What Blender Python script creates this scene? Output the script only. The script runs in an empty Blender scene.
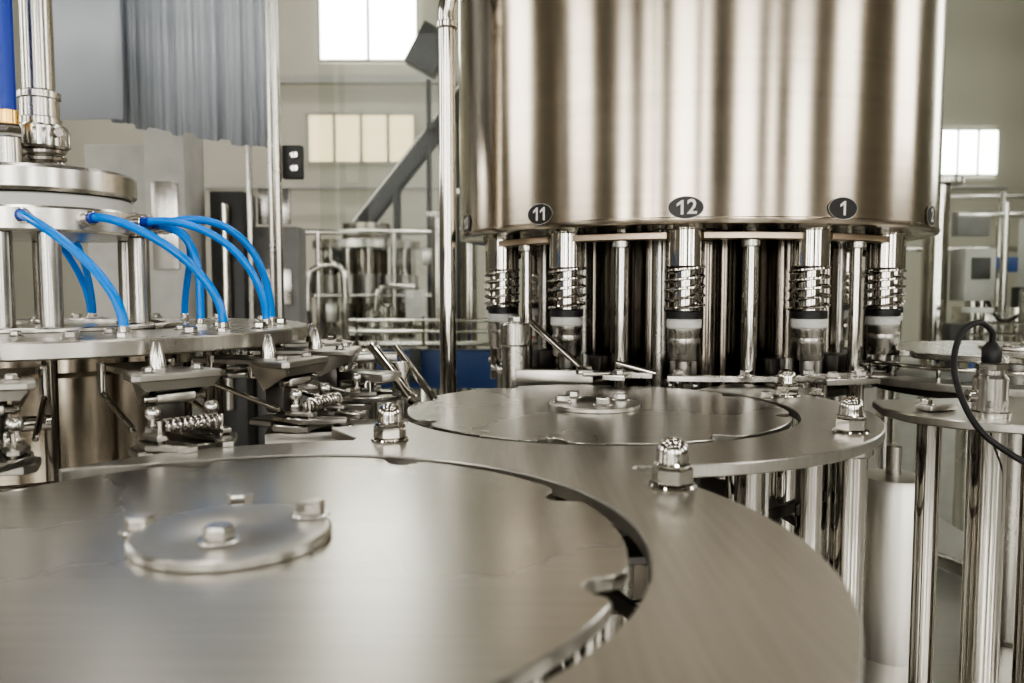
import bpy, bmesh, math, random
from mathutils import Vector, Matrix
random.seed(4)
S = 0.125            # one modelling unit = 12.5 cm
scene = bpy.context.scene
scene.view_settings.look = 'AgX - High Contrast'
COL = scene.collection
pi = math.pi
def rad(a): return math.radians(a)

# ------------------------------------------------------------------ materials
def newmat(name):
    m = bpy.data.materials.new(name); m.use_nodes = True
    nt = m.node_tree
    return m, nt, nt.nodes['Principled BSDF']
def steel(name, base, r0, r1, aniso=0.0, arot=0.0, scale=14, stretch=(1,1,1), bump=0.0, var=0.06, brush=None, detail=2):
    m, nt, b = newmat(name)
    b.inputs['Metallic'].default_value = 1
    tc = nt.nodes.new('ShaderNodeTexCoord')
    mp = nt.nodes.new('ShaderNodeMapping'); mp.inputs['Scale'].default_value = stretch
    nz = nt.nodes.new('ShaderNodeTexNoise'); nz.inputs['Scale'].default_value = scale
    nz.inputs['Detail'].default_value = detail
    nt.links.new(tc.outputs['Object'], mp.inputs['Vector']); nt.links.new(mp.outputs['Vector'], nz.inputs['Vector'])
    mr = nt.nodes.new('ShaderNodeMapRange')
    mr.inputs['From Min'].default_value = .2; mr.inputs['From Max'].default_value = .8
    mr.inputs['To Min'].default_value = r0; mr.inputs['To Max'].default_value = r1
    nt.links.new(nz.outputs['Fac'], mr.inputs['Value']); nt.links.new(mr.outputs['Result'], b.inputs['Roughness'])
    cr = nt.nodes.new('ShaderNodeValToRGB')
    cr.color_ramp.elements[0].position = .15; cr.color_ramp.elements[1].position = .85
    cr.color_ramp.elements[0].color = (*[c*(1-var) for c in base], 1)
    cr.color_ramp.elements[1].color = (*[min(1, c*(1+var)) for c in base], 1)
    src = nz.outputs['Fac']
    if brush:      # fine directional brush lines in the metal
        mb = nt.nodes.new('ShaderNodeMapping'); mb.inputs['Scale'].default_value = brush
        nb = nt.nodes.new('ShaderNodeTexNoise'); nb.inputs['Scale'].default_value = 1; nb.inputs['Detail'].default_value = 3
        nt.links.new(tc.outputs['Object'], mb.inputs['Vector']); nt.links.new(mb.outputs['Vector'], nb.inputs['Vector'])
        src = nb.outputs['Fac']
    nt.links.new(src, cr.inputs['Fac']); nt.links.new(cr.outputs['Color'], b.inputs['Base Color'])
    if aniso:
        b.inputs['Anisotropic'].default_value = aniso
        b.inputs['Anisotropic Rotation'].default_value = arot
        tg = nt.nodes.new('ShaderNodeTangent'); tg.direction_type = 'RADIAL'; tg.axis = 'Z'
        nt.links.new(tg.outputs['Tangent'], b.inputs['Tangent'])
    if bump:
        n2 = nt.nodes.new('ShaderNodeTexNoise'); n2.inputs['Scale'].default_value = 240
        nt.links.new(mp.outputs['Vector'], n2.inputs['Vector'])
        bp = nt.nodes.new('ShaderNodeBump'); bp.inputs['Strength'].default_value = bump; bp.inputs['Distance'].default_value = .001
        nt.links.new(n2.outputs['Fac'], bp.inputs['Height']); nt.links.new(bp.outputs['Normal'], b.inputs['Normal'])
    return m
def plain(name, colr, rough=.5, metal=0.0, nscale=20, var=.08, spec=None):
    m, nt, b = newmat(name)
    b.inputs['Metallic'].default_value = metal; b.inputs['Roughness'].default_value = rough
    tc = nt.nodes.new('ShaderNodeTexCoord')
    nz = nt.nodes.new('ShaderNodeTexNoise'); nz.inputs['Scale'].default_value = nscale
    nt.links.new(tc.outputs['Object'], nz.inputs['Vector'])
    cr = nt.nodes.new('ShaderNodeValToRGB')
    cr.color_ramp.elements[0].position = .25; cr.color_ramp.elements[1].position = .75
    cr.color_ramp.elements[0].color = (*[c*(1-var) for c in colr], 1)
    cr.color_ramp.elements[1].color = (*[min(1, c*(1+var)) for c in colr], 1)
    nt.links.new(nz.outputs['Fac'], cr.inputs['Fac']); nt.links.new(cr.outputs['Color'], b.inputs['Base Color'])
    return m
def emis(name, colr, st):
    m, nt, b = newmat(name)
    b.inputs['Base Color'].default_value = (*colr, 1)
    b.inputs['Emission Color'].default_value = (*colr, 1); b.inputs['Emission Strength'].default_value = st
    return m
def glassmat(name):
    m = bpy.data.materials.new(name); m.use_nodes = True; nt = m.node_tree; nt.nodes.clear()
    o = nt.nodes.new('ShaderNodeOutputMaterial'); mx = nt.nodes.new('ShaderNodeMixShader')
    t = nt.nodes.new('ShaderNodeBsdfTransparent'); t.inputs['Color'].default_value = (.95, .97, .95, 1)
    g = nt.nodes.new('ShaderNodeBsdfGlossy'); g.inputs['Roughness'].default_value = .01
    mx.inputs[0].default_value = .006
    nt.links.new(t.outputs[0], mx.inputs[1]); nt.links.new(g.outputs[0], mx.inputs[2]); nt.links.new(mx.outputs[0], o.inputs['Surface'])
    return m

M_disc  = steel('brushed_disc_steel', (.49,.475,.435), .23, .31, scale=4, var=.13, brush=(9,300,9), detail=4)
M_plate = steel('guide_plate_steel', (.50,.485,.445), .28, .36, scale=4, var=.10, brush=(240,12,12), detail=4)
M_hub   = steel('hub_plate_steel', (.48,.465,.43), .28, .34, scale=8, var=.04)
M_tank  = steel('tank_steel', (.485,.43,.355), .18, .24, aniso=.8, arot=.25, scale=5, var=.08, brush=(2,2,160))
M_inner = steel('column_steel_darkened', (.25,.225,.195), .14, .2, scale=5, stretch=(1,1,.15), var=.05)  # dark reflections among the inner columns are put into the base colour
M_pol   = steel('polished_steel', (.57,.55,.51), .07, .13, scale=20)
M_sat   = steel('satin_steel', (.49,.475,.44), .20, .30, scale=20)
M_noz   = steel('nozzle_steel', (.44,.425,.395), .24, .32, scale=20)
M_bolt  = steel('bolt_steel', (.60,.585,.55), .2, .28, scale=20)
M_cast  = steel('cast_steel', (.46,.445,.41), .26, .36, scale=30, bump=.1)
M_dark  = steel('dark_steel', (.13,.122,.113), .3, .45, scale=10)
M_base  = steel('base_steel', (.62,.61,.58), .3, .4, scale=3, brush=(3,60,3))
M_drum  = steel('drum_steel', (.80,.78,.73), .34, .45, scale=5)
M_white = plain('white_plastic', (.60,.60,.57), .35)
M_black = plain('black_rubber', (.015,.015,.015), .4)
M_label = plain('label_black', (.02,.018,.016), .35)
M_digit = plain('label_print', (.78,.75,.69), .4)
M_blue  = plain('blue_hose', (.004,.25,.85), .25)
M_blued = plain('dark_blue_hose', (.008,.05,.42), .3)
M_bguard= plain('blue_paint', (.04,.075,.21), .4)
M_red   = plain('red_paint', (.6,.04,.02), .4)
M_brass = steel('brass', (.75,.50,.2), .2, .3)
M_curt  = plain('pvc_grey', (.42,.445,.48), .35, nscale=6)
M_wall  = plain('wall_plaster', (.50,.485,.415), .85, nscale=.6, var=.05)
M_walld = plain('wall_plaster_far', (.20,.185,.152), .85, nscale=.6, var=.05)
M_floor = plain('epoxy_floor', (.44,.435,.41), .3, nscale=1.5, var=.08)
M_ceil  = plain('ceiling_paint', (.13,.125,.112), .8, nscale=.5)
M_pillar= plain('pillar_paint', (.06,.051,.042), .7, nscale=1)
M_gray  = plain('machine_gray', (.06,.06,.058), .45)
M_cab   = plain('cabinet_paint', (.40,.395,.365), .45)
M_cabd  = plain('cabinet_paint_dark', (.20,.20,.19), .45)
M_bar   = steel('bronze_bar', (.62,.51,.40), .3, .4)
M_glass = glassmat('clear_glass')
M_win   = emis('daylight_window', (1,.985,.95), 5.8)
M_winy  = emis('warm_window', (.92,.78,.50), .72)
M_addlamp  = emis('added_lamp_panel', (1,.965,.905), 23)  # glowing panel of the added ceiling lamps

# ------------------------------------------------------------------ builder
def frame(ax):
    z = Vector(ax).normalized()
    t = Vector((1,0,0)) if abs(z.x) < .8 else Vector((0,1,0))
    x = z.cross(t).normalized()
    y = z.cross(x).normalized()
    return x, y, z
class B:
    def __init__(s, name, parent=None):
        s.name=name; s.parent=parent; s.v=[]; s.f=[]; s.m=[]; s.mats=[]; s.M=None
    def add(s, vs, fs, mat):
        if mat not in s.mats: s.mats.append(mat)
        k = s.mats.index(mat); o = len(s.v)
        vs = [Vector(v) for v in vs]
        if s.M is not None: vs = [s.M @ v for v in vs]
        s.v += vs
        for f in fs: s.f.append([i+o for i in f]); s.m.append(k)
    def lathe(s, c, prof, mat, axis=(0,0,1), seg=32, closed=False):
        x,y,z = frame(axis); c = Vector(c); vs=[]; rings=[]
        for r,h in prof:
            if r < 1e-6: rings.append([len(vs)]); vs.append(c+z*h)
            else:
                rings.append(list(range(len(vs), len(vs)+seg)))
                for i in range(seg):
                    a = 2*pi*i/seg; vs.append(c+z*h+x*(r*math.cos(a))+y*(r*math.sin(a)))
        fs=[]; n=len(rings); rng = range(n if closed else n-1)
        for k in rng:
            A=rings[k]; C=rings[(k+1)%n]
            for i in range(seg):
                j=(i+1)%seg
                if len(A)==1 and len(C)==1: continue
                if len(A)==1: fs.append([A[0],C[i],C[j]])
                elif len(C)==1: fs.append([A[i],A[j],C[0]])
                else: fs.append([A[i],A[j],C[j],C[i]])
        s.add(vs,fs,mat)
    def cyl(s, p0, p1, r, mat, r1=None, seg=28, bev=None):
        p0=Vector(p0); p1=Vector(p1); L=(p1-p0).length; r1 = r if r1 is None else r1
        b = min(r,r1)*.1 if bev is None else bev
        s.lathe(p0, [(0,0),(r-b,0),(r,b),(r1,L-b),(r1-b,L),(0,L)], mat, (p1-p0), seg)
    def disc(s, c, r, z0, z1, mat, seg=128, bev=.012):
        s.lathe((c[0],c[1],0), [(0,z0),(r-bev,z0),(r,z0+bev),(r,z1-bev),(r-bev,z1),(0,z1)], mat, seg=seg)
    def ring(s, c, ri, ro, z0, z1, mat, seg=96, bev=.01):
        s.lathe((c[0],c[1],0), [(ri,z0),(ro-bev,z0),(ro,z0+bev),(ro,z1-bev),(ro-bev,z1),(ri+bev,z1),(ri,z1-bev)], mat, seg=seg, closed=True)
    def box(s, c, size, mat, rz=0, rot=None, bev=.02):
        bm = bmesh.new(); bmesh.ops.create_cube(bm, size=1)
        for v in bm.verts: v.co = Vector((v.co.x*size[0], v.co.y*size[1], v.co.z*size[2]))
        bb = min(bev, min(size)*.3)
        if bb>0: bmesh.ops.bevel(bm, geom=bm.edges[:], offset=bb, segments=2, profile=.5, affect='EDGES')
        R = (rot if rot is not None else Matrix.Rotation(rz,3,'Z')); c=Vector(c)
        bm.verts.index_update()
        vs=[c+R@v.co for v in bm.verts]; fs=[[v.index for v in f.verts] for f in bm.faces]
        bm.free(); s.add(vs,fs,mat)
    def hexahedron(s, q0, q1, mat):   # two quads -> solid
        vs=list(q0)+list(q1)
        s.add(vs,[[3,2,1,0],[4,5,6,7]]+[[i,(i+1)%4,4+(i+1)%4,4+i] for i in range(4)],mat)
    def poly(s, pts, z0, z1, mat, bev=.01):
        n=len(pts); P=[Vector((p[0],p[1])) for p in pts]
        area = sum(P[i].x*P[(i+1)%n].y-P[(i+1)%n].x*P[i].y for i in range(n))
        if area<0: P=P[::-1]
        ins=[]
        for i in range(n):
            a=(P[i]-P[i-1]); b=(P[(i+1)%n]-P[i])
            a=a.normalized() if a.length>1e-9 else b.normalized(); b=b.normalized() if b.length>1e-9 else a
            nn=Vector((-(a+b).y,(a+b).x)); nn = nn.normalized() if nn.length>1e-6 else Vector((-a.y,a.x))
            ins.append(P[i]+nn*bev)
        vs=[(p.x,p.y,z0) for p in ins]+[(p.x,p.y,z0+bev) for p in P]+[(p.x,p.y,z1-bev) for p in P]+[(p.x,p.y,z1) for p in ins]
        fs=[list(range(n))[::-1], list(range(3*n,4*n))]
        for k in range(3):
            for i in range(n):
                j=(i+1)%n; fs.append([k*n+i,k*n+j,(k+1)*n+j,(k+1)*n+i])
        s.add(vs,fs,mat)
    def tube(s, pts, r, mat, seg=14, sub=8, smooth=True):
        P=[Vector(p) for p in pts]
        if smooth and len(P)>2:
            Q=[]; E=[P[0]*2-P[1]]+P+[P[-1]*2-P[-2]]
            for i in range(1,len(E)-2):
                for k in range(sub):
                    t=k/sub; a,b,c,d=E[i-1],E[i],E[i+1],E[i+2]
                    Q.append(.5*((2*b)+(c-a)*t+(2*a-5*b+4*c-d)*t*t+(3*b-a-3*c+d)*t**3))
            Q.append(P[-1]); P=Q
        T=[(P[min(i+1,len(P)-1)]-P[max(i-1,0)]).normalized() for i in range(len(P))]
        x,y,_=frame(T[0]); vs=[]; fs=[]
        for i,p in enumerate(P):
            x=(x-T[i]*x.dot(T[i])).normalized(); y=T[i].cross(x)
            for k in range(seg):
                a=2*pi*k/seg; vs.append(p+x*(r*math.cos(a))+y*(r*math.sin(a)))
        for i in range(len(P)-1):
            for k in range(seg):
                j=(k+1)%seg; fs.append([i*seg+k,i*seg+j,(i+1)*seg+j,(i+1)*seg+k])
        fs.append(list(range(seg))[::-1]); fs.append([(len(P)-1)*seg+k for k in range(seg)])
        s.add(vs,fs,mat)
    def spring(s, p0, p1, R, r, turns, mat):
        p0=Vector(p0); p1=Vector(p1); x,y,z=frame(p1-p0); L=(p1-p0).length; n=int(turns*16)
        s.tube([p0+z*(L*i/n)+x*(R*math.cos(2*pi*turns*i/n))+y*(R*math.sin(2*pi*turns*i/n)) for i in range(n+1)], r, mat, seg=8, smooth=False)
    def hexa(s, c, r, z0, z1, mat, rot=0):
        vs=[]; c=Vector(c)
        lv=[(r*.93,z0),(r,z0+(z1-z0)*.1),(r,z1-(z1-z0)*.18),(r*.86,z1)]
        for rr,z in lv:
            for i in range(6):
                a=rot+pi/3*i; vs.append(c+Vector((rr*math.cos(a),rr*math.sin(a),z)))
        fs=[[5,4,3,2,1,0],[18+i for i in range(6)]]
        for k in range(3):
            for i in range(6):
                j=(i+1)%6; fs.append([k*6+i,k*6+j,k*6+6+j,k*6+6+i])
        s.add(vs,fs,mat)
    def bolt(s, c, r, mat=None, h=None, rot=.3):
        mat = mat or M_bolt; h = h or r*.85; c=Vector(c)
        s.lathe(c, [(0,0),(r*1.3,0),(r*1.35,r*.08),(r*1.3,r*.2),(0,r*.2)], mat, seg=24)
        s.hexa(c, r, r*.2, r*.2+h, mat, rot)
    def acorn(s, c, r, rot=.2):
        c=Vector(c)
        s.lathe(c, [(0,0),(r*1.12,0),(r*1.18,r*.06),(r*1.12,r*.16),(0,r*.16)], M_pol, seg=32)
        s.hexa(c, r, r*.16, r*1.05, M_pol, rot)
        s.lathe(c, [(0,r*1.0),(r*.86,r*1.0),(r*.90,r*1.12),(r*.80,r*1.2),(r*.78,r*1.5)]+[(r*.78*math.cos(a*pi/16),r*1.7+r*.68*math.sin(a*pi/16)) for a in range(0,8)]+[(0,r*2.38)], M_pol, seg=32)
    def build(s):
        lo=Vector((min(v.x for v in s.v),min(v.y for v in s.v),min(v.z for v in s.v)))
        hi=Vector((max(v.x for v in s.v),max(v.y for v in s.v),max(v.z for v in s.v)))
        o=(lo+hi)/2; me=bpy.data.meshes.new(s.name)
        me.from_pydata([tuple((v-o)*S) for v in s.v],[],s.f)
        for m in s.mats: me.materials.append(m)
        me.polygons.foreach_set('material_index', s.m)
        bm=bmesh.new(); bm.from_mesh(me); bmesh.ops.recalc_face_normals(bm, faces=bm.faces[:]); bm.to_mesh(me); bm.free()
        me.polygons.foreach_set('use_smooth',[len(p.vertices)<9 for p in me.polygons])
        me.set_sharp_from_angle(angle=rad(32)); me.update()
        ob=bpy.data.objects.new(s.name, me); COL.objects.link(ob); ob.location=o*S
        if s.parent is not None:
            ob.parent=s.parent; ob.location = o*S - s.parent.location
        return ob
def empty(name, loc):
    e=bpy.data.objects.new(name,None); COL.objects.link(e); e.location=Vector(loc)*S; e.empty_display_size=.05
    return e
def polar(c,r,a): return (c[0]+r*math.cos(rad(a)), c[1]+r*math.sin(rad(a)))
def arc(c,r,a0,a1,n=60):
    f = r if callable(r) else (lambda a: r)
    return [polar(c,f(a0+(a1-a0)*i/n),a0+(a1-a0)*i/n) for i in range(n+1)]

ZB=-3.2   # machine bed
C1=(-1.11,3.10); C2=(.69,6.62); CF=(2.36,11.0); CC=(-4.06,7.0); OFF=-12

# ------------------------------------------------------------------ star wheels
def notched(c,R,a0,k=8,w=4.2,dep=.13):
    pts=[]; step=360/k
    for i in range(k):
        a=a0+i*step
        pts+= [polar(c,R,a-w), polar(c,R-.02,a-w*.72), polar(c,R-dep*.55,a-w*.62), polar(c,R-dep*.9,a-w*.32), polar(c,R-dep,a),
               polar(c,R-dep*.9,a+w*.45), polar(c,R-dep*.6,a+w*.8), polar(c,R-.045,a+w*.98),polar(c,R-.01,a+w*1.4)]
        n=22
        for j in range(1,n): pts.append(polar(c,R,a+w*1.6+(step-2.6*w)*j/n))
    return pts
def starwheel(name,C,a0,hub_r,bolts):
    e=empty(name,(C[0],C[1],0))
    b=B('disc',e); b.poly(notched(C,1.555,a0),-.055,0,M_disc,.006); b.build()
    b=B('hub_plate',e); b.lathe((C[0]+.0,C[1]+.02,0),[(0,0),(hub_r-.004,0),(hub_r,.006),(hub_r,.032),(hub_r-.012,.04),(hub_r*.3,.04),(hub_r*.28,.036),(0,.036)],M_hub,seg=96)
    for x,y,z in bolts: b.bolt((C[0]+x,C[1]+y,z),.06,M_bolt,rot=random.random())
    b.build()
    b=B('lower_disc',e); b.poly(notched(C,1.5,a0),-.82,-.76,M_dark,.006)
    b.cyl((C[0],C[1],ZB),(C[0],C[1],-.05),.34,M_sat)
    for i in range(16):
        p=polar(C,1.36,a0+11+i*22.5); b.cyl((*p,-.77),(*p,-.05),.04,M_pol)
    b.build()
    return e
starwheel('star_wheel',C1,-19,.385,[(-.42,.13,0),(-.13,.49,0),(.26,.22,.04),(.0,-.13,.04)])
starwheel('star_wheel',C2,-62,.38,[(-.16,.30,.04),(.05,-.16,.04),(.24,.14,.04),(-.27,.02,.04)])

# ------------------------------------------------------------------ guide plate around both wheels
def lerp_tab(tab):
    def f(a):
        if a<=tab[0][0]: return tab[0][1]
        for (x0,y0),(x1,y1) in zip(tab,tab[1:]):
            if a<=x1:
                t=(a-x0)/(x1-x0); return y0+(y1-y0)*t*t*(3-2*t)
        return tab[-1][1]
    return f
ro1=lerp_tab([(-20,2.29),(80,2.1),(111,1.985),(138,1.87)])
ri1=lerp_tab([(112,1.635),(125,1.68),(138,1.83)])
d=math.dist(C1,C2); base=math.degrees(math.atan2(C2[1]-C1[1],C2[0]-C1[0]))
def isect(r1,r2):
    return (math.degrees(math.acos((r1*r1+d*d-r2*r2)/(2*r1*d))), math.degrees(math.acos((r2*r2+d*d-r1*r1)/(2*r2*d))))
aL,bL=isect(2.1,2.2); aR,bR=isect(2.18,2.2)
pts =arc(C1,ro1,138,base+aL+1.5,30)
pts+=arc(C2,2.2,base+180-bL-2,206,8)
pts+=arc(C2,1.62,206,406,110)
pts+=arc(C2,2.35,406,396,6)+arc(C2,2.2,392,base+180+bR+2,70)
pts+=arc(C1,ro1,base-aR-2,-110,80)
pts+=arc(C1,ri1,-110,138,130)
ge=empty('guide_plate',(0,5,0))
b=B('plate',ge); b.poly(pts,-.075,0,M_plate,.008); b.build()
NUTS=[(-.80,5.18),(.807,3.97),(2.34,5.47),(2.52,7.3)]
b=B('acorn_nuts',ge)
for i,(x,y) in enumerate(NUTS): b.acorn((x,y,0),.105,rot=.25+i*.4)
b.bolt((2.30,7.2,0),.05); b.bolt((2.85,7.45,0),.05)
b.build()
b=B('support_posts',ge)
for x,y in NUTS+[(1.02,1.75),(2.05,6.9)]:
    b.cyl((x,y,ZB),(x,y,-.09),.115,M_pol); b.cyl((x,y,-.16),(x,y,-.07),.15,M_sat)
for a in (-66,-48,-33): 
    p=polar(C2,1.9,a); b.cyl((*p,ZB),(*p,-.07),.085,M_pol)
for a in (-45,-15,20): 
    p=polar(C1,1.95,a); b.cyl((*p,ZB),(*p,-.07),.07,M_pol)
b.build()
b=B('bottle_rails',ge)   # inner guide rails below the plate
for C,a0,a1 in ((C1,-105,125),(C2,205,400)):
    for z in (-.5,-1.0):
        o=arc(C,1.76,a0,a1,80); i_=arc(C,1.72,a1,a0,80); b.poly(o+i_,z-.04,z+.04,M_dark,.004)
    n=int((a1-a0)/19)
    for k in range(n+1):
        p=polar(C,1.78,a0+k*(a1-a0)/n); b.cyl((*p,-1.2),(*p,-.06),.028,M_sat,seg=12)
b.build()

# ------------------------------------------------------------------ rotary filler
fe=empty('rotary_bottle_filler',(CF[0],CF[1],0))
def fp(r,a,z=0): return (CF[0]+r*math.sin(rad(a)), CF[1]-r*math.cos(rad(a)), z)
RT=3.08; ZT=1.63
b=B('tank',fe)
b.lathe((CF[0],CF[1],0),[(0,ZT+.02),(RT-.12,ZT+.02),(RT-.06,ZT-.01),(RT-.015,ZT),(RT,ZT+.03),(RT,ZT+.055),(RT-.012,ZT+.065),(RT-.012,ZT+3.3),(RT+.02,ZT+3.32),(RT+.02,ZT+3.4),(RT-.05,ZT+3.44),(0,ZT+3.5)],M_tank,seg=200)
b.build()
b=B('number_plates',fe)
def cylpt(a,u,z,off): return fp(RT+off, a+math.degrees(u/RT), z)
def glyph(ch,a,zc,ux):
    if ch=='1':     # upright stroke with a slanted flag
        P=[(-.012,-.07),(.016,-.07),(.016,.072),(-.006,.072),(-.052,.038),(-.052,.010),(-.012,.034)]
        vs=[cylpt(a,ux+x,zc+y,.007) for x,y in P]
        b.add(vs,[[0,1,2,6],[6,2,3],[6,3,4,5]],M_digit); return
    cu=bpy.data.curves.new('t','FONT'); cu.body=ch; cu.size=.2; cu.align_x='CENTER'; cu.align_y='CENTER'; cu.offset=.0045
    ob=bpy.data.objects.new('t',cu); COL.objects.link(ob); bpy.context.view_layer.update()
    ev=ob.evaluated_get(bpy.context.evaluated_depsgraph_get()); me=ev.to_mesh()
    b.add([cylpt(a,ux+v.co.x,zc+v.co.y,.007) for v in me.vertices],[list(p.vertices) for p in me.polygons],M_digit)
    ev.to_mesh_clear(); bpy.data.objects.remove(ob); bpy.data.curves.remove(cu)
for k in range(12):
    a=OFF+30*k; zc=ZT+.155
    for (ru,rv,off,mt) in ((.175,.112,.001,M_digit),(.171,.108,.004,M_label)):
        vs=[cylpt(a,0,zc,off)]; fs=[]; N=36
        for rr in (.5,1):
            for i in range(N): vs.append(cylpt(a,ru*rr*math.cos(2*pi*i/N),zc+rv*rr*math.sin(2*pi*i/N),off))
        for i in range(N):
            j=(i+1)%N; fs.append([0,1+i,1+j]); fs.append([1+i,1+N+i,1+N+j,1+j])
        b.add(vs,fs,mt)
    txt=str(12 if k==0 else k)
    for i,ch in enumerate(txt): glyph(ch,a,zc,(i-(len(txt)-1)/2)*.098+.012)
b.build()
b=B('filling_valves',fe)
for k in range(12):
    x,y,_=fp(2.6,OFF+30*k); c=(x,y,0)
    b.lathe(c,[(0,1.66),(.215,1.66),(.215,1.60),(.20,1.59),(.20,1.22),(.185,1.20),(.11,1.20),(.11,.74),(0,.74)],M_pol)
    b.spring((x,y,.74),(x,y,1.22),.2,.017,4.8,M_pol)
    b.lathe(c,[(0,.75),(.18,.75),(.19,.74),(.19,.67),(.15,.66),(0,.66)],M_black)
    b.lathe(c,[(0,.665),(.175,.665),(.185,.65),(.185,.575),(.17,.56),(0,.56)],M_white)
    b.lathe(c,[(0,.565),(.165,.565),(.165,.53),(.16,.52),(.16,.25),(.145,.22),(.10,.22),(.10,.27),(0,.27)],M_noz)
    b.lathe(c,[(0,.28),(.085,.28),(.08,.09),(.06,.06),(0,.06)],M_noz)
    b.lathe(c,[(.12,.46),(.17,.46),(.175,.42),(.17,.40),(.12,.40)],M_noz,closed=True)
b.build()
b=B('carrier_frame',fe)
for k in range(12):
    a=OFF+30*k
    o=[fp(2.72,a+4+22*i/8)[:2] for i in range(9)]+[fp(2.5,a+26-22*i/8)[:2] for i in range(9)]
    b.poly(o,1.50,1.57,M_bar,.006)
    x,y,_=fp(2.6,a+15)
    b.cyl((x,y,-.25),(x,y,1.5),.062,M_pol); b.cyl((x,y,1.42),(x,y,1.5),.1,M_sat); b.bolt((x,y,1.57),.05)
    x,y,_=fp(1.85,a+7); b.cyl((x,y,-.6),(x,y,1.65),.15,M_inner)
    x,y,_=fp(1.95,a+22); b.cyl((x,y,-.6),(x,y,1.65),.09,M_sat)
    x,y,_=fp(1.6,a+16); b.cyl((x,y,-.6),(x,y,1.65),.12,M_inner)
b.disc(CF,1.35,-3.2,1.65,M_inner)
b.build()
b=B('neck_grippers',fe)
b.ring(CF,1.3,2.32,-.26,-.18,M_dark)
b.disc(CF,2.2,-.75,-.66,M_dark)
for k in range(12):
    a=OFF+30*k; an=rad(a)
    b.M=Matrix.Translation((CF[0],CF[1],0))@Matrix.Rotation(an-pi/2,4,'Z')
    b.box((2.3,0,-.12),(.5,.34,.10),M_cast); b.box((2.52,.14,-.04),(.42,.09,.07),M_sat,rz=-.15); b.box((2.52,-.14,-.04),(.42,.09,.07),M_sat,rz=.15)
    b.box((2.05,0,.05),(.22,.3,.30),M_dark); b.cyl((2.26,0,-.07),(2.26,0,.22),.05,M_sat)
    b.bolt((2.22,.1,-.07),.05); b.bolt((2.22,-.1,-.07),.05)
    b.M=None
b.build()
b=B('pedestal',fe)
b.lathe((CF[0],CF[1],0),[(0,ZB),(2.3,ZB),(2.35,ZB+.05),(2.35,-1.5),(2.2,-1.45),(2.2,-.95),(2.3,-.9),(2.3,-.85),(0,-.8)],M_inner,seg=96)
b.build()

# curved neck-guide bar between wheel and filler
ne=empty('neck_guide_bracket',(1.5,8,0))
b=B('bars',ne)
def fbar(r0,r1,a0,a1,z0,z1,m):
    o=[fp(r1,a0+(a1-a0)*i/30)[:2] for i in range(31)]+[fp(r0,a1-(a1-a0)*i/30)[:2] for i in range(31)]
    b.poly(o,z0,z1,m,.006)
fbar(2.85,3.0,-15,28,.04,.10,M_sat); fbar(3.0,3.35,12,23,.04,.10,M_sat); fbar(2.85,3.0,-34,-18,.06,.11,M_sat)
fbar(2.98,3.3,-26,-22,.06,.11,M_sat)
for a,r in ((-13,2.92),(0,2.93),(13,2.95),(15,3.2),(21,3.2),(26,2.93),(-32,2.93),(-24,3.15)):
    p=fp(r,a,.10); b.bolt(p,.055)
for a,r in ((-13,2.92),(26,2.93),(14,3.1)):
    p=fp(r,a); b.cyl((p[0],p[1],-.9),(p[0],p[1],.05),.055,M_pol)
b.cyl((-.05,8.95,ZB),(-.05,8.95,.05),.12,M_sat)
b.cyl((0.03,8.45,-.7),(0.03,8.45,.42),.135,M_sat); b.cyl((0.03,8.45,.38),(0.03,8.45,.62),.158,M_sat); b.bolt((0.03,8.45,.62),.07)
b.box((.42,8.3,.06),(.85,.06,.17),M_cast,rz=-.12); b.box((1.0,8.28,.10),(.55,.13,.05),M_cast,rz=.05); b.bolt((.7,8.25,.1),.04)
b.cyl((.2,8.7,.62),(.72,8.42,.16),.035,M_pol); b.cyl((1.1,8.4,.2),(1.5,8.3,.1),.03,M_pol)
b.build()

# ------------------------------------------------------------------ rotary capper / gripper carousel (left)
ce=empty('rotary_gripper_carousel',(CC[0],CC[1],0))
def cp(r,a,z=0): return (CC[0]+r*math.sin(rad(a)), CC[1]-r*math.cos(rad(a)), z)
b=B('main_plate',ce)
b.disc(CC,2.2,.53,.65,M_disc)
for i in range(15):
    x,y,z=cp(1.95,46+i*24-12,.65); b.bolt((x,y,z),.055)
    x,y,z=cp(1.45,46+i*24,.65); b.bolt((x,y,z),.04)
b.ring(CC,.95,1.1,.65,.69,M_sat)
b.build()
b=B('hub',ce)
b.disc(CC,.9,1.43,1.63,M_sat,bev=.02); b.disc(CC,.70,1.63,1.75,M_white,bev=.015); b.disc(CC,.74,1.76,1.97,M_sat,bev=.03)
b.disc(CC,.45,1.97,2.0,M_sat)
c=(CC[0],CC[1],0)
b.spring((c[0],c[1],2.0),(c[0],c[1],2.19),.165,.03,3.2,M_sat)
b.lathe(c,[(0,2.18),(.2,2.18),(.215,2.2),(.215,2.36),(.2,2.38),(.165,2.38),(.165,2.44),(.15,2.45),(.15,2.6),(.165,2.61),(.165,2.66),(.125,2.68),(.125,4.6),(0,4.6)],M_sat,seg=36)
b.cyl((c[0]+.16,c[1]-.1,2.30),(c[0]+.24,c[1]-.15,2.30),.04,M_sat)
for i in range(20):
    a=rad(i*18); b.box((c[0]+.215*math.cos(a),c[1]+.215*math.sin(a),2.27),(.02,.03,.14),M_sat,rz=a,bev=.004)
for a in (32,92,152,212,272,332,8): 
    x,y,_=cp(.8,a); b.cyl((x,y,.65),(x,y,1.43),.085,M_sat); b.cyl((x,y,.65),(x,y,.69),.12,M_sat)
hx,hy=CC[0]-.05,CC[1]-.36
b.cyl((hx,hy,1.97),(hx,hy,2.22),.09,M_sat); b.hexa((hx,hy,0),.1,2.22,2.32,M_pol); b.cyl((hx,hy,2.32),(hx,hy,2.44),.075,M_brass)
b.build()
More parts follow.
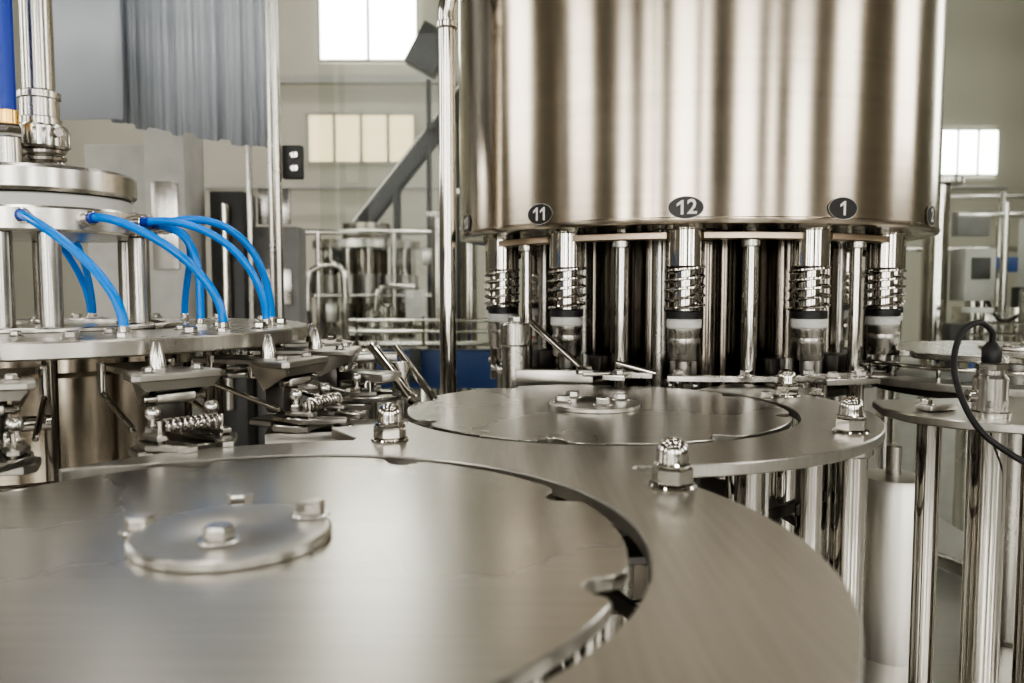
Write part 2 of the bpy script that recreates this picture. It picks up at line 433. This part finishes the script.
b=B('air_hoses',ce)
def bez(p0,p1,p2,p3,n=26):
    p0,p1,p2,p3=map(Vector,(p0,p1,p2,p3)); return [p0*(1-t)**3+p1*3*t*(1-t)**2+p2*3*t*t*(1-t)+p3*t**3 for t in [i/n for i in range(n+1)]]
for a0,a1,r1,up,outw in ((22,43,2.02,.02,.5),(49,66,2.0,.03,.6),(76,85,1.97,.08,.75),(90,97,1.9,.22,.8),(84,84,1.4,-.05,.5),(120,150,1.4,.0,.4),(-150,-165,1.5,.1,.5),(200,192,1.3,.1,.5),(-30,-25,1.9,.12,.6)):
    s0=Vector(cp(.93,a0,1.54)); o=Vector((math.sin(rad(a0)),-math.cos(rad(a0)),0)); e_=Vector(cp(r1,a1,.71))
    b.tube(bez(s0+o*.06,s0+o*outw+Vector((0,0,up)),e_+Vector((0,0,.45)),e_),.033,M_blue,smooth=False)
    b.cyl(s0-o*.05,s0+o*.07,.055,M_pol,seg=18); b.cyl(s0+o*.07,s0+o*.13,.043,M_blued,seg=18)
    b.hexa((e_.x,e_.y,.65),.05,0,.04,M_bolt); b.cyl((e_.x,e_.y,.68),(e_.x,e_.y,.73),.04,M_bolt,seg=18)
b.tube([(hx,hy,2.42),(hx,hy,3.2),(hx,hy,4.6)],.062,M_blued)
b.build()
b=B('drum',ce)
b.lathe((CC[0],CC[1],0),[(0,ZB),(1.6,ZB),(1.6,-1.3),(1.12,-1.2),(1.08,-1.15),(1.08,.3),(1.2,.35),(1.2,.45),(1.0,.47),(1.0,.53),(0,.53)],M_tank,seg=96)
b.tube([cp(2.12,a,.12) for a in range(-60,33,6)],.05,M_pol,smooth=True,sub=3)
b.tube([cp(1.9,a,-.35) for a in range(-60,62,6)],.035,M_pol,smooth=True,sub=3)
for a in range(-60,60,24): 
    x,y,_=cp(1.9,a); b.cyl((x,y,ZB),(x,y,-.32),.04,M_pol)
for a in range(0,360,30):
    x,y,_=cp(1.4,a); b.cyl((x,y,-.9),(x,y,.53),.05,M_inner)
b.build()
b=B('bottle_grippers',ce)
for i in range(15):
    an=rad(46+24*i)-pi/2
    b.M=Matrix.Translation((CC[0],CC[1],0))@Matrix.Rotation(an,4,'Z')@Matrix.Translation((0,0,-.05))
    # saddle bracket bolted under the plate
    b.poly([(1.7,-.15),(2.26,-.15),(2.42,-.27),(2.64,-.30),(2.68,-.26),(2.68,.26),(2.64,.30),(2.42,.27),(2.26,.15),(1.7,.15)],.45,.50,M_cast,.01)
    b.hexahedron([(2.67,-.28,.47),(2.67,.28,.47),(2.65,.22,.39),(2.65,-.22,.39)],[(2.64,-.28,.47),(2.64,.28,.47),(2.62,.22,.39),(2.62,-.22,.39)],M_cast)
    for sy in (-1,1):
        b.hexahedron([(2.24,sy*.16,.46),(2.66,sy*.28,.46),(2.62,sy*.22,.39),(2.36,sy*.15,.26)],[(2.24,sy*.12,.46),(2.66,sy*.24,.46),(2.62,sy*.18,.39),(2.36,sy*.11,.26)],M_cast)
    b.lathe((2.3,0,0),[(0,.50),(.06,.50),(.055,.56),(.028,.66),(.02,.68),(0,.685)],M_bolt,seg=20)
    b.bolt((2.54,.16,.50),.035); b.bolt((2.54,-.16,.50),.035)
    # pivot body with swing arm, roller and pin
    b.box((2.42,0,.25),(.18,.20,.34),M_dark,bev=.03)
    b.box((2.56,0,.33),(.09,.26,.07),M_cast,bev=.02)
    b.cyl((2.56,-.2,.33),(2.56,.2,.33),.028,M_pol,seg=16)
    # base of the claw
    b.poly([(2.2,-.12),(2.42,-.15),(2.55,-.30),(2.74,-.31),(2.82,-.25),(2.78,-.12),(2.78,.12),(2.82,.25),(2.74,.31),(2.55,.30),(2.42,.15),(2.2,.12)],-.02,.035,M_cast,.01)
    for sy in (-1,1):
        # one swinging claw arm: rear lever, pivot and curved fingertip
        b.poly([(2.45,sy*.10),(2.50,sy*.07),(2.70,sy*.10),(2.80,sy*.14),(2.98,sy*.07),(3.06,sy*.08),(3.08,sy*.14),(2.96,sy*.22),(2.82,sy*.30),(2.66,sy*.28),(2.48,sy*.20)],.045,.09,M_sat,.008)
        b.poly([(2.62,sy*.11),(2.72,sy*.13),(2.86,sy*.18),(2.86,sy*.24),(2.70,sy*.27),(2.62,sy*.24)],.10,.13,M_cast,.006)
        b.cyl((2.68,sy*.19,.09),(2.68,sy*.19,.29),.03,M_pol); b.hexa((2.68,sy*.19,0),.05,.13,.18,M_bolt,.4)
        b.lathe((2.68,sy*.19,0),[(0,.22),(.04,.22),(.05,.24),(.05,.27),(.035,.295),(0,.295)],M_bolt,seg=18)
        b.cyl((2.80,sy*.2,.09),(2.80,sy*.2,.22),.018,M_pol,seg=12)
    b.spring((2.80,-.185,.185),(2.80,.185,.185),.04,.0105,10,M_bolt)
    # linkage rods back to the cam
    for sy in (-1,1):
        b.cyl((1.95,sy*.24,.32),(2.6,sy*.28,.15),.02,M_pol,seg=12); b.cyl((1.95,sy*.24,.30),(1.95,sy*.24,.53),.03,M_pol,seg=12)
    b.M=None
b.build()
# cam / link rods between carousel and wheel
le=B('cam_link_bracket')
le.box((-1.55,7.6,.33),(.9,.16,.09),M_cast,rz=.15); le.box((-1.3,7.2,.2),(.55,.3,.08),M_cast,rz=-.5)
le.cyl((-1.35,7.7,.42),(-.86,6.9,.02),.05,M_pol); le.cyl((-1.15,7.9,.40),(-.68,7.1,-.02),.035,M_pol)
le.cyl((-1.5,8.2,ZB),(-1.5,8.2,.36),.11,M_sat); le.cyl((-1.05,7.5,ZB),(-1.05,7.5,.3),.08,M_sat)
le.box((-1.3,6.4,-.16),(1.3,.5,.1),M_cast,rz=.2); le.cyl((-1.3,6.4,ZB),(-1.3,6.4,-.12),.12,M_sat)
for x,y in ((-1.75,6.25),(-1.35,6.35),(-.95,6.5)): le.bolt((x,y,-.11),.06)
for x,y in ((-1.8,7.55),(-1.55,7.6),(-1.3,7.65)): le.lathe((x,y,0),[(0,.37),(.05,.37),(.045,.42),(.02,.48),(0,.49)],M_bolt,seg=18)
le.build()

# ------------------------------------------------------------------ discharge wheel (right) and sensor plate
de=empty('discharge_star_wheel',(5.95,9.3,0)); CD=(5.95,9.4)
b=B('disc',de); b.poly(notched(CD,1.5,10),.20,.27,M_disc,.008); b.disc(CD,.4,.27,.31,M_sat)
for a in range(0,360,90): b.bolt((*polar(CD,.28,a+40),.31),.05)
b.disc(CD,1.6,-.2,-.12,M_dark); b.cyl((*CD,ZB),(*CD,.2),.3,M_sat)
b.poly(arc(CD,2.1,200,350,60)+arc(CD,1.7,350,200,60),-.06,.02,M_plate,.008)
for a in (265,300,335):
    p=polar(CD,1.95,a); b.bolt((*p,.02),.06); b.cyl((*p,ZB),(*p,-.05),.08,M_pol)
b.tube([(*polar(CD,1.85,a),.15) for a in range(185,330,8)],.025,M_pol,sub=3)
for a in range(188,330,28):
    p=polar(CD,1.85,a); b.cyl((*p,.0),(*p,.15),.02,M_pol,seg=10)
b.build()
b=B('sensor_mount_table')
b.poly([(3.2,7.05),(3.08,6.6),(3.12,6.25),(3.35,5.95),(3.75,5.72),(4.4,5.6),(7,5.5),(7,7.0),(4.4,7.25)],-.07,0,M_plate,.01)
for x,y,r in ((3.32,6.3,.09),(3.62,6.02,.135),(4.2,6.3,.12)): b.cyl((x,y,ZB),(x,y,-.07),r,M_pol)
b.box((3.45,6.45,.03),(.32,.16,.05),M_cast,rz=.4); b.bolt((3.35,6.42,.05),.045)
b.build()
b=B('proximity_sensor')
x,y=3.7,6.15
b.lathe((x,y,0),[(0,0),(.15,0),(.15,.04),(.125,.05),(.125,.30),(.10,.33),(.10,.37),(0,.37)],M_sat,seg=32)
b.hexa((x,y,0),.135,.08,.14,M_sat); b.hexa((x,y,0),.115,.36,.42,M_sat,.3)
b.lathe((x,y,0),[(0,.41),(.062,.41),(.07,.43),(.07,.52),(.045,.56),(.03,.58),(0,.58)],M_black,seg=24)
b.cyl((x-.18,y,.16),(x-.05,y,.16),.05,M_pol)
b.tube([(x,y,.56),(x-.02,y-.02,.66),(x-.14,y-.06,.73),(x-.3,y-.12,.66),(x-.4,y-.2,.45),(x-.42,y-.35,.2),(x-.36,y-.5,-.02),(x-.2,y-.6,-.17),(x,y-.65,-.28),(x+.3,y-.62,-.4),(x+.8,y-.5,-.6),(x+.95,y-.45,-1.0)],.023,M_black)
b.build()

# ------------------------------------------------------------------ machine bed & enclosure
b=B('machine_bed')
b.box((-.5,6.0,ZB-.15),(16.6,17.5,.3),M_base,bev=.04)
b.box((-.5,6.0,ZB-2.0),(16.2,17.1,3.4),M_sat,bev=.03)
for x in (-8,-1.5,7):
    for y in (-1.8,14): b.cyl((x,y,-8.5),(x,y,ZB-3.6),.3,M_sat)
b.build()
b=B('drain_drum')
b.lathe((4.35,9.0,0),[(0,ZB),(.4,ZB),(.4,-1.25),(.36,-1.15),(0,-1.12)],M_drum,seg=40); b.cyl((4.35,9.0,-1.14),(4.35,9.0,-.8),.08,M_sat)
b.build()
ee=empty('safety_enclosure',(0,13,3))
b=B('frame_posts',ee)
for x,y,r in ((-3.53,12.2,.06),(-3.75,12.6,.045),(-9,12.4,.1),(5.5,14.6,.1)):
    b.cyl((x,y,ZB),(x,y,7.2),r,M_sat)
b.cyl((-10,12.2,7.2),(6,14.6,7.2),.12,M_sat)
b.box((-3.35,12.4,2.9),(.3,.16,.5),M_gray); b.lathe((-3.3,12.3,3.0),[(0,0),(.06,0),(.06,.04),(0,.05)],M_pol,(0,-1,0)); b.lathe((-3.3,12.3,2.8),[(0,0),(.06,0),(.06,.04),(0,.05)],M_pol,(0,-1,0))
b.build()
b=B('back_panes',ee)
b.box((1.0,14.55,1.9),(8.9,.03,9.9),M_glass,bev=0)
b.build()
de2=empty('glass_door',(6.7,10.8,2))
P0=Vector((6.05,12.6,0)); P1=Vector((7.35,9.3,0)); dd=P1-P0; az=math.atan2(dd.y,dd.x); mm=(P0+P1)/2; LL=dd.length
b=B('frame',de2)
for z in (ZB+.12,7.0): b.box((mm.x,mm.y,z),(LL+.2,.14,.2),M_sat,rz=az)
for p in (P0,P1): b.box((p.x,p.y,1.9),(.13,.13,10),M_sat,rz=az)
b.build()
b=B('panes',de2)
b.box((mm.x,mm.y,1.9),(LL,.03,9.9),M_glass,rz=az,bev=0)
b.build()
b=B('chrome_pipe')
b.cyl((-.76,9.5,ZB),(-.76,9.5,4.1),.098,M_pol,seg=32)
b.tube([(-.76,9.5,4.05),(-.76,9.5,4.2),(-.72,9.5,4.36),(-.60,9.5,4.47),(-.44,9.5,4.51),(-.1,9.4,4.52)],.1,M_pol)
b.cyl((-.76,9.5,3.98),(-.76,9.5,4.06),.125,M_pol)
b.cyl((-.1,9.4,4.3),(-.1,9.4,5.4),.07,M_pol)
b.lathe((-.76,9.5,0),[(0,ZB),(.2,ZB),(.2,ZB+.08),(.1,ZB+.12),(0,ZB+.12)],M_sat)
b.build()

# PVC strip curtains
def curtain(name,x0,x1,y,z0,z1,wl,amp,sl=0):
    b=B(name); n=int((x1-x0)/wl*10); vs=[]; fs=[]
    for i in range(n+1):
        x=x0+(x1-x0)*i/n; ph=(i%10)/10
        yy=y+amp*math.sin(2*pi*ph)*(1+.5*math.sin(i//10*1.7))+(.03 if (i//10)%2 else 0); zz=z0+.04*math.sin(i//10*2.3)+sl*(x-x0)
        for z in (zz,(z0+z1)/2,z1): vs.append((x,yy,z))
    for i in range(n):
        for k in range(2): fs.append([i*3+k,(i+1)*3+k,(i+1)*3+k+1,i*3+k+1])
    b.add(vs,fs,M_curt)
    b.box(((x0+x1)/2,y,z1+.1),(x1-x0+.2,.2,.2),M_sat)
    ob=b.build(); md=ob.modifiers.new('s','SOLIDIFY'); md.thickness=.02*S
curtain('pvc_strip_curtain',-6.7,-4.0,13.6,3.75,6.9,.2,.03,-.17)
curtain('pvc_strip_curtain',-7.6,-6.15,12.9,3.65,6.9,1.45,.03)

# ------------------------------------------------------------------ background machinery
b=B('control_cabinet')
b.box((-7.9,19,-1.3),(.9,1.2,14.4),M_cab); b.box((-9.6,20.5,-2.0),(1.9,1,13),M_cab); b.box((-6.9,20,-2.6),(.8,1,11.8),M_gray)
b.box((-5.9,20.5,-3.0),(1.1,.8,11),M_cabd); b.box((-7.9,18.38,2.4),(.6,.04,2),M_sat)
b.box((-6.3,19.4,3.2),(.12,.12,8),M_sat)
for z in (-1,1,3): b.box((-5.9,20.05,z),(.8,.1,.9),M_sat); 
b.cyl((-6.9,19.4,-2),(-6.9,19.4,3),.12,M_pol,seg=12)
b.build()
be=empty('bottle_rinser',(-7.5,40,0))
b=B('body',be)
b.box((-7.4,41,-5.6),(8,6,5.8),M_sat,bev=.1)
b.disc((-7.4,41),2.7,2.9,3.3,M_sat); b.disc((-7.4,41),1.2,-2.7,4.2,M_inner,seg=48); b.disc((-7.4,41),3.1,-1.3,-.9,M_sat)
for i in range(14):
    p=polar((-7.4,41),2.3,i*25.7); b.cyl((*p,-2.4),(*p,2.9),.14,M_pol,seg=12); b.cyl((*p,.2),(*p,1.6),.32,M_cast,seg=14); b.box((p[0],p[1],-.5),(.5,.5,.5),M_dark)
for x in (-11.2,-9.2,-5.6,-3.7):
    b.cyl((x,38.2,-3),(x,38.2,3.6),.13,M_pol,seg=12)
b.cyl((-11.4,38.2,3.6),(-3.5,38.2,3.6),.13,M_pol,seg=12); b.cyl((-11.4,38.2,.6),(-3.5,38.2,.6),.1,M_pol,seg=12)
b.tube([(-9.6,37.9,-2),(-9.6,37.9,1.2),(-9.2,37.9,1.9),(-8.2,37.9,2),(-7.9,37.9,1.2),(-7.9,37.9,-2)],.16,M_pol)
b.tube([(-6.4,37.9,-2),(-6.4,37.9,.4),(-6.0,37.9,1.0),(-4.6,37.9,1)],.13,M_pol)
b.lathe((-6.4,39,0),[(0,-2.6),(.8,-2.6),(.85,-2.4),(.85,-.2),(.6,.2),(.2,.35),(.2,.9),(0,.9)],M_sat,seg=32)
for x,z,w,h,m in ((-10.6,-1.2,.9,1.6,M_cab),(-4.5,.2,.9,1.3,M_white),(-9.2,-2,.8,1,M_gray),(-5,-2,1.1,1.2,M_cast),(-7.3,-2.2,1.2,.7,M_dark),(-10.2,2.2,.5,.7,M_gray),(-8.4,-.2,.5,.9,M_cast),(-3.9,2.4,.5,.8,M_sat)):
    b.box((x,37.5,z),(w,.6,h),m)
for i in range(5):
    b.cyl((-11+i*.55,36.9,-2.6),(-11+i*.55,36.9,-.6+.5*(i%2)),.1,M_pol,seg=10)
b.build()
b=B('incline_conveyor')
p0=Vector((-11.6,46,.6)); p1=Vector((-1.5,46,13.2)); dv=(p1-p0); L=dv.length; ang=math.atan2(dv.z,dv.x)
R=Matrix.Rotation(-ang,3,'Y'); mid=(p0+p1)/2; nrm=Vector((-math.sin(ang),0,math.cos(ang)))
for yy in (-.7,.7):
    b.box(mid+Vector((0,yy,0)),(L,.15,.75),M_gray,rot=R); b.box(mid+Vector((0,yy,0))+nrm*.45,(L,.1,.12),M_sat,rot=R)
b.box(mid,(L,1.3,.15),M_black,rot=R)
for t in (.12,.5,.85):
    q=p0+dv*t; 
    for yy in (-.7,.7): b.box((q.x,46+yy,(q.z-8.5)/2),(.25,.2,q.z+8.5),M_gray)
# loading hopper at the head of the conveyor
b.box((-4.6,45.8,14.2),(1.8,1.2,2.4),M_gray,rot=Matrix.Rotation(.5,3,'Y')); b.cyl((-4.6,45,12.4),(-4.6,45,-8.5),.15,M_gray)
b.build()
b=B('bottle_conveyor')
b.box((-1.7,22,-1.25),(5.4,.5,1.05),M_bguard); b.box((-1.7,22,-.55),(5.4,.7,.1),M_sat)
for z in (-.2,.1): b.cyl((-4.4,21.6,z),(1.2,21.6,z),.05,M_pol,seg=12)
for x in (-4.2,-2.4,-.6,.9): b.cyl((x,21.6,-.6),(x,21.6,.2),.04,M_pol,seg=10); b.box((x,22,-5.1),(.2,.3,6.8),M_sat)
b.box((.5,21.7,-.15),(.4,.3,.5),M_red); b.box((-2.6,21.4,-1.1),(.3,.1,.9),M_gray)
b.build()
b=B('pipe_rack')
for i,(x,y,r,h) in enumerate(((1.2,18,.12,2.6),(-1.6,30,.3,6),(-2.6,28,.2,5),(6.6,17,.14,5),(9.6,26,.35,4),(12.2,26,.25,5),(8.4,24,.2,3.2),(14.2,27,.4,6))):
    b.cyl((x,y,-8.5),(x,y,h-1.5),r,M_pol,seg=20); b.disc((x,y),r*2,h-1.6,h-1.4,M_sat,seg=24)
b.tube([(8.4,24,.5),(9,24,1.4),(10,24.5,1.5),(12.2,26,1.2)],.12,M_pol)
b.build()
b=B('packing_machine')
b.box((19,34,-5.2),(9,5,6.6),M_cab)
for z in (2.6,4.8): b.box((19,34,z),(7.4,.2,.2),M_sat)
for x in (15.3,17.7,20.6,22.7): b.box((x,34,1.2),(.22,.22,7.6),M_sat)
b.box((19.2,32.8,-.9),(1.5,1.6,2.2),M_sat); b.box((17.6,32,-1.6),(1.0,1.2,1.8),M_gray); b.box((20.8,31.4,-1.4),(1.0,1.0,1.2),M_white); b.box((19.8,31,.6),(.7,.5,.8),M_gray)
b.box((21.7,33,2.2),(1.4,.8,3.2),M_white); b.box((19.0,33.4,3.6),(1.3,.5,1.0),M_cabd); b.box((18.2,31.5,.9),(.5,.3,.7),M_curt)
b.cyl((18.4,31.5,-2.4),(18.4,31.5,1.8),.2,M_pol); b.disc((18.4,31.5),.6,1.3,1.7,M_sat,seg=32)
for x in (19,19.6,20.2,20.8,21.4): b.cyl((x,33,-1.9),(x,33,.2),.13,M_pol,seg=10)
b.box((19.9,32.5,1.9),(.9,.4,.6),M_bguard); b.box((17.4,33.5,2.0),(.5,.4,1.2),M_gray)
b.build()
b=B('labelling_machine')   # second line behind the door glass
b.box((19.5,25,-1.0),(11,1.0,.35),M_sat); b.box((19.5,24.4,-1.5),(11,.12,.6),M_bguard)
for z in (-.45,-.1): b.cyl((14,24.4,z),(25,24.4,z),.05,M_pol,seg=10)
for x in (14.3,16.4,18.8,21.5,24): b.box((x,25,-4.8),(.25,.6,7.4),M_sat); b.cyl((x,24.4,-1),(x,24.4,.1),.05,M_pol,seg=10)
b.box((15.2,26.5,1.4),(1.0,.9,1.7),M_cab); b.box((15.2,26.02,1.6),(.6,.05,.7),M_gray); b.cyl((15.2,26.5,-8.5),(15.2,26.5,.7),.2,M_sat,seg=14)
b.cyl((16.3,25.2,-.85),(16.3,25.2,.9),.3,M_sat,seg=24); b.cyl((16.3,25.2,.9),(16.3,25.2,1.3),.14,M_pol,seg=16); b.disc((14.6,25.1),.45,.2,.35,M_white,seg=32); b.cyl((14.6,25.1,-.85),(14.6,25.1,.3),.1,M_pol,seg=14)
b.box((17.6,25.8,.6),(1.2,.8,2.6),M_cabd); b.box((14.0,25.3,-.5),(.5,.5,.7),M_gray)
b.cyl((16.4,26.8,-8.5),(16.4,26.8,3.8),.12,M_sat,seg=12); b.box((16.0,26.8,3.4),(2.4,.18,.18),M_sat)
b.tube([(15.5,26.2,.6),(15.9,26,-.1),(16.6,26,.2),(17.1,25.9,1.0)],.06,M_black)
b.build()
b=B('overhead_beam')
b.box((35,75,30),(70,1.2,1.8),M_pillar,rot=Matrix.Rotation(.04,3,'Y')); b.box((-18,98.6,26),(60,.6,.9),M_cab)
b.cyl((-60,98,13),(60,98,13),.25,M_cab,seg=12)
b.build()

# ------------------------------------------------------------------ hall
XL,XR,YF,YB,ZF,ZC=-66,66,-55,100,-8.5,56
def slab(name,c,size,m):
    b=B(name); b.box(c,size,m,bev=0); return b.build()
slab('floor',((XL+XR)/2,(YF+YB)/2,ZF-.5),(XR-XL+2,YB-YF+2,1),M_floor)
slab('ceiling',((XL+XR)/2,(YF+YB)/2,ZC+.5),(XR-XL+2,YB-YF+2,1),M_ceil)
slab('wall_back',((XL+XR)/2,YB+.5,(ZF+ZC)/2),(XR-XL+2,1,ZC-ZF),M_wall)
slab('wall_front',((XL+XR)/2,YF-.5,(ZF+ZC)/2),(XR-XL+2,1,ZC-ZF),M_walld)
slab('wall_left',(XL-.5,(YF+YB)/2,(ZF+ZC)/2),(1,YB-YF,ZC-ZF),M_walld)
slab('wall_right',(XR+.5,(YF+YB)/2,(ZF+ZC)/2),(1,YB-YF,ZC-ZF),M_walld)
wn=[0]
def window(c,w,h,axis,mat=None,nx=3,nz=2,inw=1):
    wn[0]+=1; b=B('window_%d'%wn[0]); mat=mat or M_win
    def bx(u,z,du,dz,t,m,o):
        if axis=='Y': b.box((c[0]+u,c[1]+o*inw,c[2]+z),(du,t,dz),m,bev=0)
        else: b.box((c[0]+o*inw,c[1]+u,c[2]+z),(t,du,dz),m,bev=0)
    bx(0,0,w,h,.2,mat,.15)
    for i in range(nx+1): bx(-w/2+w*i/nx,0,.35 if w>8 else .2,h,.3,M_cab,.35)
    for i in range(nz+1): bx(0,-h/2+h*i/nz,w,.35 if w>8 else .2,.3,M_cab,.35)
    b.build()
window((-17.5,YB-.0,35),12,13,'Y',nx=2,nz=1,inw=-1)
window((-18.5,YB,19.2),13.2,6,'Y',M_winy,nx=4,nz=1,inw=-1)
window((56,YB,17.5),7.5,5.5,'Y',nx=3,nz=1,inw=-1)
for x,w in ((-50,9),(-33,5),(-27,3),(-13,11),(-2.5,3),(17,10),(31,3.5),(50,14)): window((x,YF,12),w,30,'Y',nx=1,nz=3,inw=1)  # unseen windows added behind the camera, reflected as bright bands in the tank
for y in (-30,15,60): window((XL,y,22),16,22,'X',nx=3,nz=3,inw=1); window((XR,y,22),16,22,'X',nx=3,nz=3,inw=-1)  # unseen side windows, added to light the hall
b=B('added_wall_pillars')  # unseen pillars added between the windows, reflected as dark bands in the tank
for x in (-40,-21.5,3.5,25,39): b.box((x,YF+1.5,(ZF+ZC)/2),(4.2,3,ZC-ZF),M_pillar,bev=.1)
b.build()
for x in (-40,-14,14,40):
    for y in (-30,5,40,75):
        b=B('added_ceiling_lamp'); b.box((x,y,ZC-3),(10,3.2,.3),M_addlamp,bev=0); b.box((x,y,ZC-2.6),(10.8,4,.5),M_cab,bev=.05)  # out-of-view lamps added to light the scene from above
        for dx in (-4,4): b.cyl((x+dx,y,ZC-2.4),(x+dx,y,ZC),.08,M_cab,seg=8)
        b.build()

w=bpy.data.worlds.new('World'); scene.world=w; w.use_nodes=True
w.node_tree.nodes['Background'].inputs[0].default_value=(.9,.88,.84,1); w.node_tree.nodes['Background'].inputs[1].default_value=.4

# ------------------------------------------------------------------ camera
cam=bpy.data.cameras.new('camera'); co=bpy.data.objects.new('camera',cam); COL.objects.link(co)
co.location=(0,0,1*S); co.rotation_euler=(rad(90-3.9),0,0)
cam.sensor_width=36; cam.lens=28.125; cam.clip_start=.01; cam.clip_end=100
cam.dof.use_dof=True; cam.dof.focus_distance=6.6*S; cam.dof.aperture_fstop=7
scene.camera=co
